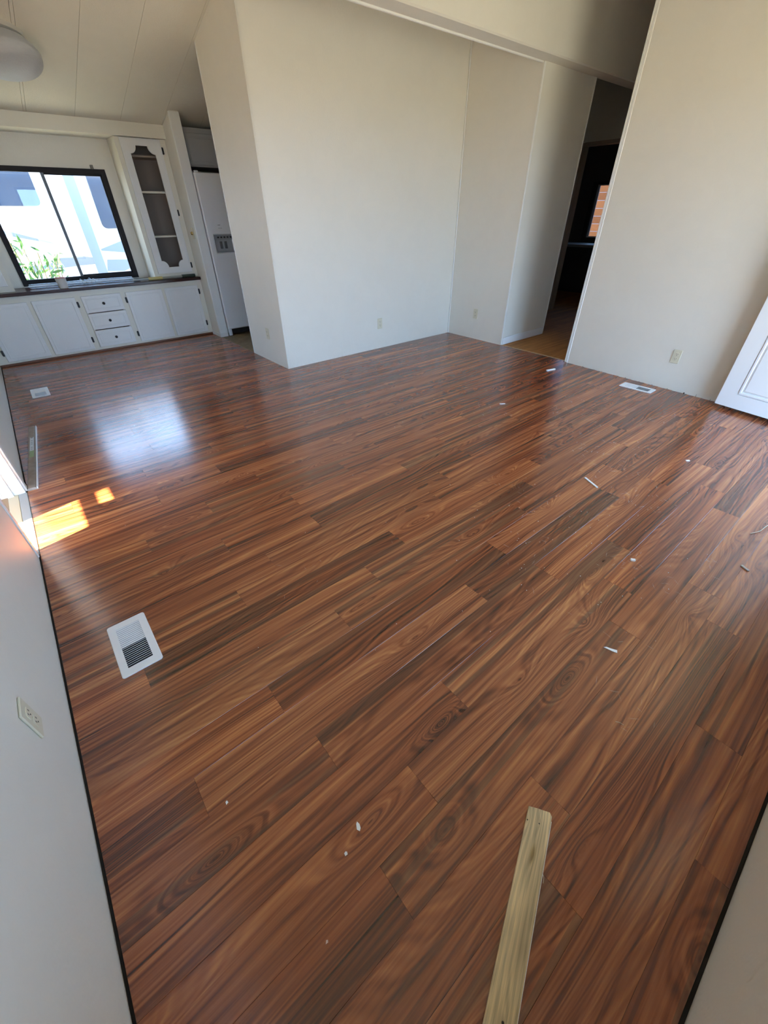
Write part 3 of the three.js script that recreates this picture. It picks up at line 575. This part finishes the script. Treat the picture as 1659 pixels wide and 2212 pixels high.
// ------------------------------------------------------------------ things on the floor
// wooden board in the foreground
{
  const tip = new THREE.Vector2((0.422 + 0.453) / 2 * 1.35, -0.030 * 1.35), end = new THREE.Vector2(0.1465 * 1.35, 0.088 * 1.35);
  const dir = end.clone().sub(tip).normalize(), L = 0.86, W = 0.062, T = 0.013;
  const pineTex = dataTex(1024, 96, (i, j) => {
    const u = i / 1024 * L, v = j / 96 * W;
    let g = v * 90 + 1.2 * vn(u * 2, v * 20, 71) * 2;
    for (const [a, b] of [[0.040, 0.028], [0.046, 0.058], [0.115, 0.030], [0.42, 0.026]]) g += 1.6 * Math.exp(-Math.hypot((u - a) * 30, (v - b) * 120));
    const w = 0.5 + 0.5 * Math.sin(6.283 * g), f = vn(u * 30, v * 900, 72), blot = vn(u * 14, v * 60, 73);
    let k = 0;
    for (const [a, b, r] of [[0.040, 0.028, 0.0022], [0.046, 0.058, 0.0022], [0.42, 0.026, 0.0035]]) k = Math.max(k, 1 - sstep(r * 0.5, r, Math.hypot(u - a, v - b)));
    const kn = Math.exp(-(((u - 0.115) / 0.018) ** 2 + ((v - 0.030) / 0.005) ** 2));
    const t = 0.75 + 0.10 * (w - 0.5) + 0.14 * (f - 0.5) + 0.16 * (blot - 0.5) - 0.55 * k - 0.22 * kn;
    return [clamp8(292 * t), clamp8((262 - 20 * kn) * t), clamp8((205 - 60 * kn) * t)];
  }, true, false);
  const b = thing('wooden_board', 'long pale pine board lying flat on the floor in the foreground', 'board', [tip.x, 0, tip.y], Math.atan2(-dir.y, dir.x));
  const g = prismY([[0, -0.024], [0.006, 0.008], [0.012, W / 2], [L, W / 2], [L, -W / 2], [0.008, -W / 2]], 0.0005, T, [], 0.0016);
  const p = g.attributes.position, uv = g.attributes.uv;
  for (let i = 0; i < p.count; i++) uv.setXY(i, Math.min(0.998, Math.max(0.002, p.getX(i) / L)), Math.min(0.98, Math.max(0.02, 0.5 + p.getZ(i) / W)));
  obj('plank_body', g, mat([0.92, 0.92, 0.92], 0.6, { map: pineTex }), b);
  obj('white_edge', [rbx(0.02, L - 0.005, 0.002, T - 0.001, -W / 2 - 0.0012, -W / 2 + 0.0005, 0.0004)], M.white, b);
  obj('splinter', [tube([[0.140, 0.008, -W / 2], [0.147, 0.007, -W / 2 - 0.005], [0.158, 0.004, -W / 2 - 0.006]], 0.0007, 8, 5)], mat([0.75, 0.66, 0.48], 0.7), b);
}
// trim offcut by the side door
{
  const a = new THREE.Vector3(-0.200 * 1.35, 0, -3.010 * 1.35), c = new THREE.Vector3(-0.262 * 1.35, 0, -2.200 * 1.35), dir = c.clone().sub(a), L = dir.length();
  const t = thing('moulding_strip', 'grey-brown moulding strip with white and green sticker beside the left wall', 'moulding', [a.x, 0.0005, a.z], Math.atan2(-dir.z, dir.x));
  const prof = [[-0.024, 0], [0.024, 0], [0.024, 0.010], [0.018, 0.016], [-0.016, 0.016], [-0.022, 0.011], [-0.024, 0.006]];
  const grainTex = dataTex(512, 64, (i, j) => { const u = i / 512, v = j / 64; const q = 0.5 * vn(u * 8, v * 30, 81) + 0.5 * vn(u * 40, v * 60, 82); return [clamp8(132 + 48 * q), clamp8(116 + 46 * q), clamp8(100 + 44 * q)]; });
  obj('strip_body', prismX(prof.map(([z, y]) => [z, y]), 0, L), mat([0.85, 0.85, 0.85], 0.6, { map: grainTex }), t);
  obj('white_lip', [rbx(0, L, 0.001, 0.0165, -0.0285, -0.0238, 0.001)], M.white, t);
  obj('paper_sticker', [bx(L * 0.22, L * 0.52, 0.016, 0.0164, -0.013, 0.011)], mat([0.72, 0.74, 0.76], 0.5), t);
  obj('sticker_print', [bx(L * 0.222, L * 0.236, 0.0164, 0.0167, -0.008, 0.006), ...[0.28, 0.31, 0.34, 0.40, 0.43].map((u) => bx(L * u, L * (u + 0.008), 0.0164, 0.0167, -0.006, 0.004))], mat([0.22, 0.24, 0.27], 0.6), t);
  obj('green_sticker', [bx(L * 0.46, L * 0.565, 0.0164, 0.0168, -0.014, 0.012)], mat([0.30, 0.40, 0.18], 0.5), t);
}
// offcuts and chips
const chipWhite = mat([0.84, 0.84, 0.82], 0.5), chipTan = mat([0.62, 0.50, 0.34], 0.6);
function sliver(name, label, cat, p, q, w, h, m = chipWhite) {
  const d = Math.hypot(q[0] - p[0], q[1] - p[1]);
  const g = rbx(0, d, 0.0003, h, -w / 2, w / 2, 0.0012);
  const o = obj(name, g, m); o.position.set(p[0], 0, p[1]); o.rotation.y = Math.atan2(-(q[1] - p[1]), q[0] - p[0]);
  return tag(o, label, cat, 'white offcuts on the floor');
}
sliver('plaster_offcut', 'small white offcut near the hallway threshold', 'offcut', [4.050, -2.215], [4.160, -2.187], 0.020, 0.010);
sliver('plaster_offcut', 'tiny white offcut on the floor in front of the hallway', 'offcut', [2.929, -1.966], [2.968, -1.938], 0.010, 0.006);
sliver('plaster_offcut', 'thin white strip lying in the middle right of the floor', 'offcut', [2.344, -0.862], [2.294, -0.756], 0.013, 0.006);
sliver('plaster_offcut', 'white cube-like crumb in the dusty patch', 'crumb', [1.805, -0.338], [1.817, -0.322], 0.012, 0.010);
sliver('metal_offcut', 'small grey strip at the right edge of the floor', 'offcut', [2.166, 0.013], [2.146, 0.047], 0.010, 0.006, mat([0.55, 0.56, 0.56], 0.4));
sliver('wood_splinter', 'small tan splinter near the right wall', 'splinter', [3.058, -0.538], [3.078, -0.522], 0.012, 0.006, mat([0.8, 0.74, 0.68], 0.6));
{
  const chip = (label, x, z, pts, m = chipWhite) => { const o = obj('paint_chip', prismY(pts, 0.0003, 0.0016), m); o.position.set(x, 0, z); tag(o, label, 'chip', 'paint chips on the floor'); };
  chip('pointed white paint shard on the floor at right', 1.250, -0.160, [[-0.012, -0.024], [-0.003, -0.018], [0.004, -0.002], [0.014, 0.016], [0.002, 0.022], [-0.004, 0.006]]);
  chip('leaf-shaped white chip in the left foreground', 0.173, -0.336, [[-0.003, 0.011], [-0.007, 0.003], [-0.001, -0.008], [0.004, -0.011], [0.006, -0.002], [0.003, 0.007]]);
  chip('round white chip just below the leaf-shaped one', 0.113, -0.310, [[-0.004, 0.003], [-0.003, -0.003], [0.002, -0.0045], [0.005, -0.001], [0.003, 0.004]]);
  chip('pinkish chip low in the foreground', -0.013, -0.208, [[-0.004, 0.002], [0.000, -0.003], [0.004, -0.001], [0.002, 0.003]], mat([0.62, 0.45, 0.38], 0.6));
  chip('small white chip below the near vent', -0.083, -0.621, [[-0.003, 0.004], [-0.002, -0.004], [0.003, -0.005], [0.004, 0.002]]);
  const tw = obj('twig', tube([[2.475, 0.004, -0.03], [2.53, 0.004, -0.006], [2.60, 0.006, 0.004], [2.68, 0.004, 0.02]], 0.0022, 16, 6), chipTan);
  tag(tw, 'thin dry twig on the floor at the right edge', 'twig');
  const sp = obj('wood_splinter', tube([[0.993, 0.001, -0.020], [1.000, 0.0014, -0.010], [1.002, 0.001, 0.002]], 0.0008, 10, 5), chipTan);
  tag(sp, 'fine curved tan splinter on the floor at right', 'splinter', 'splinters');
}
// fine dust: crumbs and scuffed streaks of plaster on the boards
{
  const geos = [], q = new THREE.Matrix4();
  const crumb = (x, z, s) => { const g = new THREE.TetrahedronGeometry(s, 0); g.rotateX(rnd() * 6); g.rotateY(rnd() * 6); g.translate(x, s * 0.4, z); geos.push(clean(g)); };
  for (let k = 0; k < 70; k++) crumb(rr(-0.2, 4.2), rr(-3.6, 0.1), rr(0.0012, 0.0026));
  for (let k = 0; k < 60; k++) crumb(1.8 + 0.9 * (rnd() + rnd() - 1), -0.6 + 0.7 * (rnd() + rnd() - 1), rr(0.0012, 0.003));
  void q;
  tag(obj('plaster_crumbs', merge(geos), chipWhite), 'tiny white plaster crumbs scattered over the floor', 'crumbs', null, 'stuff');
  // hair-thin ribbons lying on the boards
  const pos = [];
  const streak = (x, z, len, a, w, bend) => {
    let px = x, pz = z;
    const n = 5;
    for (let k = 0; k < n; k++) {
      const t = a + bend * k, nx = px + Math.cos(t) * len / n, nz = pz + Math.sin(t) * len / n, w0 = w * Math.sin(Math.PI * (k + 0.15) / (n + 0.3)), w1 = w * Math.sin(Math.PI * (k + 1.15) / (n + 0.3));
      const ox = -Math.sin(t), oz = Math.cos(t);
      const A = [px + ox * w0, 0.0003, pz + oz * w0], B = [px - ox * w0, 0.0003, pz - oz * w0], Cc = [nx - ox * w1, 0.0003, nz - oz * w1], D = [nx + ox * w1, 0.0003, nz + oz * w1];
      pos.push(...A, ...D, ...Cc, ...A, ...Cc, ...B);
      px = nx; pz = nz;
    }
  };
  const clusters = [[1.80, -0.36, 0.10, 18], [2.35, -0.52, 0.18, 34], [2.60, -0.80, 0.30, 40], [2.9, -1.1, 0.4, 44], [1.9, -1.02, 0.25, 14], [1.30, -0.22, 0.2, 5], [3.3, -1.5, 0.4, 40], [1.05, -0.05, 0.12, 5], [3.7, -0.9, 0.35, 36], [1.45, -0.7, 0.35, 16], [2.7, -1.9, 0.5, 26], [1.1, 0.06, 0.1, 4], [0.75, -1.2, 0.5, 10], [1.75, -0.16, 0.08, 9], [2.05, -0.10, 0.08, 9]];
  for (const [x, z, s, n] of clusters) for (let k = 0; k < n; k++) streak(x + s * (rnd() + rnd() - 1), z + s * (rnd() + rnd() - 1), rr(0.008, 0.045), rr(0, 6.28), rr(0.00018, 0.00042) * Math.min(2.4, 0.55 * Math.hypot(x, z)), rr(-0.12, 0.12));
  const g = new THREE.BufferGeometry(); g.setAttribute('position', new THREE.Float32BufferAttribute(pos, 3)); g.computeVertexNormals(); g.setAttribute('uv', new THREE.Float32BufferAttribute(new Float32Array(pos.length / 3 * 2), 2));
  tag(obj('dust_streaks', g, mat([0.60, 0.52, 0.45], 0.9)), 'pale scuffs and threads of plaster dust on the right of the floor', 'dust', null, 'stuff');
}

// ------------------------------------------------------------------ far room: window and counter
{
  const w = new THREE.Group(); w.name = 'window_2'; w.userData = { kind: 'structure', label: 'black framed window in the dark far room' }; scene.add(w);
  const y0 = 0.885, y1 = 1.778, z0 = -4.865, z1 = -3.55;
  obj('window_frame', prismX([[z0, y0], [z1, y0], [z1, y1], [z0, y1]], XF - 0.02, XF + 0.06, [[[z0 + 0.085, y0 + 0.055], [z1 - 0.08, y0 + 0.055], [z1 - 0.08, y1 - 0.045], [z0 + 0.085, y1 - 0.045]]]), M.black, w);
  obj('sash', prismX([[z0 + 0.08, y0 + 0.05], [z1 - 0.08, y0 + 0.05], [z1 - 0.08, y1 - 0.04], [z0 + 0.08, y1 - 0.04]], XF + 0.01, XF + 0.03, [[[z0 + 0.125, y0 + 0.075], [z1 - 0.12, y0 + 0.075], [z1 - 0.12, y1 - 0.06], [z0 + 0.125, y1 - 0.06]]]), mat([0.45, 0.46, 0.47], 0.4), w);
  obj('pane', bx(XF + 0.018, XF + 0.020, y0 + 0.06, y1 - 0.05, z0 + 0.09, z1 - 0.09), M.smokeGlass, w);
  const c = thing('far_counter', 'dim counter under the window of the far room', 'counter');
  obj('counter_top', rbx(8.42, XF - 0.002, 0.815, 0.855, -5.6, -2.3, 0.004), mat([0.22, 0.21, 0.20], 0.5), c);
  obj('side_panel', bx(8.5, XF - 0.01, -0.003, 0.815, -5.6, -5.55), mat([0.22, 0.23, 0.26], 0.5), c);
  obj('back_panel', bx(8.75, 8.77, -0.003, 0.815, -5.55, -5.12), mat([0.22, 0.23, 0.26], 0.5), c);
  obj('leg', rbx(8.45, 8.52, -0.003, 0.815, -5.16, -5.10, 0.004), mat([0.20, 0.20, 0.22], 0.5), c);
}

// ------------------------------------------------------------------ outdoors
const dirtTex = dataTex(256, 256, (i, j) => { const t = 0.5 * pv(i / 256, j / 256, 9, 51) + 0.5 * pv(i / 256, j / 256, 50, 52); return [clamp8(96 + 50 * t), clamp8(98 + 52 * t), clamp8(92 + 48 * t)]; });
dirtTex.repeat.set(0.5, 0.5);
struct('ground', bx(-40, 45, -0.75, -0.62, -45, 40), mat([0.9, 0.9, 0.9], 0.95, { map: dirtTex }), 'bare gravel ground outside');
{
  const t = thing('travel_trailer', 'white travel trailer parked outside the kitchen window', 'trailer');
  const shell = mat([0.52, 0.52, 0.53], 0.35), grey = mat([0.20, 0.22, 0.25], 0.4), tint = mat([0.030, 0.045, 0.075], 0.08), stripe = mat([0.13, 0.15, 0.17], 0.4);
  const zb = -0.605, zs = 0; t.position.set(1.3, 0, -9.315); t.rotation.y = 9 * Math.PI / 180;
  obj('trailer_body', rbx(-4.2, 5.4, 0.10, 2.62, zb - 2.3, zb, 0.06), shell, t);
  const s = obj('slide_out', rbx(-1.6, 1.325, 0.28, 2.42, zb + 0.001, zs, 0.02), shell, t);
  obj('side_window', prismZ(roundRect(0.20, 0.892, 1.475, 2.05, 0.07), zs - 0.01, zs + 0.012, [], 0.003), tint, s);
  obj('window_surround', prismZ(roundRect(0.175, 0.917, 1.45, 2.075, 0.085), zs - 0.01, zs + 0.006, [], 0.002), shell, s);
  obj('stripe', prismZ([[-0.9, 1.42], [0.33, 1.175], [1.04, 0.951], [0.33, 1.115], [-0.9, 1.30]], zs - 0.002, zs + 0.002), stripe, s);
  obj('stripe', prismZ([[-0.9, 0.66], [0.67, 0.737], [0.86, 0.81], [1.116, 0.824], [1.322, 0.785], [1.322, 0.69], [1.046, 0.683], [-0.9, 0.56]], zs - 0.002, zs + 0.002), stripe, s);
  obj('slide_flange', rbx(1.40, 1.665, 0.26, 2.45, zb - 0.002, zb + 0.02, 0.006), mat([0.20, 0.23, 0.28], 0.4), t);
  obj('side_window', prismZ(roundRect(1.850, 2.66, 1.165, 2.05, 0.075), zb - 0.01, zb + 0.014, [], 0.003), tint, t);
  obj('stripe', prismZ([[1.69, 0.864], [2.5, 1.09], [2.5, 0.74], [1.69, 0.84]], zb - 0.002, zb + 0.002), mat([0.17, 0.20, 0.25], 0.4), t);
  obj('stripe', prismZ([[1.73, 0.70], [2.5, 0.66], [1.96, 0.50], [1.67, 0.52]], zb - 0.002, zb + 0.002), mat([0.17, 0.20, 0.25], 0.4), t);
  for (const x of [-0.6, 0.2]) { const w = cyl(0.36, 0.36, 0.24, 32); w.rotateX(Math.PI / 2); w.translate(x, -0.26, zb - 0.2); obj('wheel', w, M.black, t); }
  obj('frame_rail', bx(-4.0, 5.2, -0.02, 0.10, zb - 1.9, zb - 0.4), grey, t);
  obj('jack', [bx(-3.8, -3.7, -0.62, 0.0, zb - 1.0, zb - 0.9), bx(4.8, 4.9, -0.62, 0.0, zb - 1.0, zb - 0.9)], grey, t);
  t.traverse((o) => { if (o.isMesh) o.geometry.translate(-1.3, 0, 0); });
}
{
  const b = thing('leafy_shrub', 'green leafy shrub outside the kitchen window', 'shrub', [0.40, -0.62, -7.72]);
  const leafMats = [[0.07, 0.22, 0.045], [0.10, 0.28, 0.06], [0.05, 0.17, 0.04]].map((c) => new THREE.MeshPhysicalMaterial({ color: new THREE.Color().setRGB(...c), roughness: 0.7, transmission: 0.35, thickness: 0, side: THREE.DoubleSide }));
  const s = new THREE.Shape(); s.moveTo(0, 0); s.quadraticCurveTo(0.030, 0.045, 0, 0.12); s.quadraticCurveTo(-0.030, 0.045, 0, 0);
  const leaf = new THREE.ExtrudeGeometry(s, { depth: 0.0012, bevelEnabled: false, curveSegments: 4 });
  const lp = leaf.attributes.position; for (let i = 0; i < lp.count; i++) lp.setZ(i, lp.getZ(i) - 1.6 * lp.getY(i) ** 2 + 4 * lp.getX(i) ** 2); leaf.computeVertexNormals();
  for (let k = 0; k < 13; k++) {
    const a = rr(0, 6.28), tx = -0.04 + 0.36 * (k / 12 * 2 - 1), tz = 0.16 * Math.sin(a), ty = 1.56 + rr(-0.12, 0.2) - 0.55 * Math.max(0, tx);
    const curve = new THREE.CatmullRomCurve3([new THREE.Vector3(0, 0, 0), new THREE.Vector3(tx * 0.4, ty * 0.5, tz * 0.5), new THREE.Vector3(tx, ty, tz)]);
    obj('stem', clean(new THREE.TubeGeometry(curve, 10, 0.006, 6)), mat([0.16, 0.14, 0.07], 0.8), b);
    for (let q = 0; q < 22; q++) {
      const p = curve.getPoint(0.55 + 0.45 * q / 21), o = obj('leaf', leaf, leafMats[(k + q) % 3], b);
      o.position.copy(p).add(new THREE.Vector3(rr(-0.05, 0.05), rr(-0.04, 0.04), rr(-0.05, 0.05)));
      o.rotation.set(rr(-1.2, 1.2), rr(0, 6.28), rr(-1.6, 1.6)); o.scale.setScalar(rr(0.7, 1.3));
    }
  }
}
{
  const f = thing('board_fence', 'orange-brown board fence outside the far room window', 'fence');
  const ms = [[0.20, 0.085, 0.04], [0.23, 0.10, 0.05], [0.17, 0.07, 0.035]].map((c) => mat(c, 0.8));
  for (let k = 0; k < 16; k++) obj('fence_board', rbx(11.6, 11.63, -0.55 + k * 0.15, -0.405 + k * 0.15, -9.5, 1.5, 0.003), ms[k % 3], f);
  for (let k = 0; k < 6; k++) obj('fence_post', rbx(11.63, 11.72, -0.62, 1.9, -9.3 + k * 2.1, -9.2 + k * 2.1, 0.004), ms[2], f);
}

renderer.render(scene, camera);
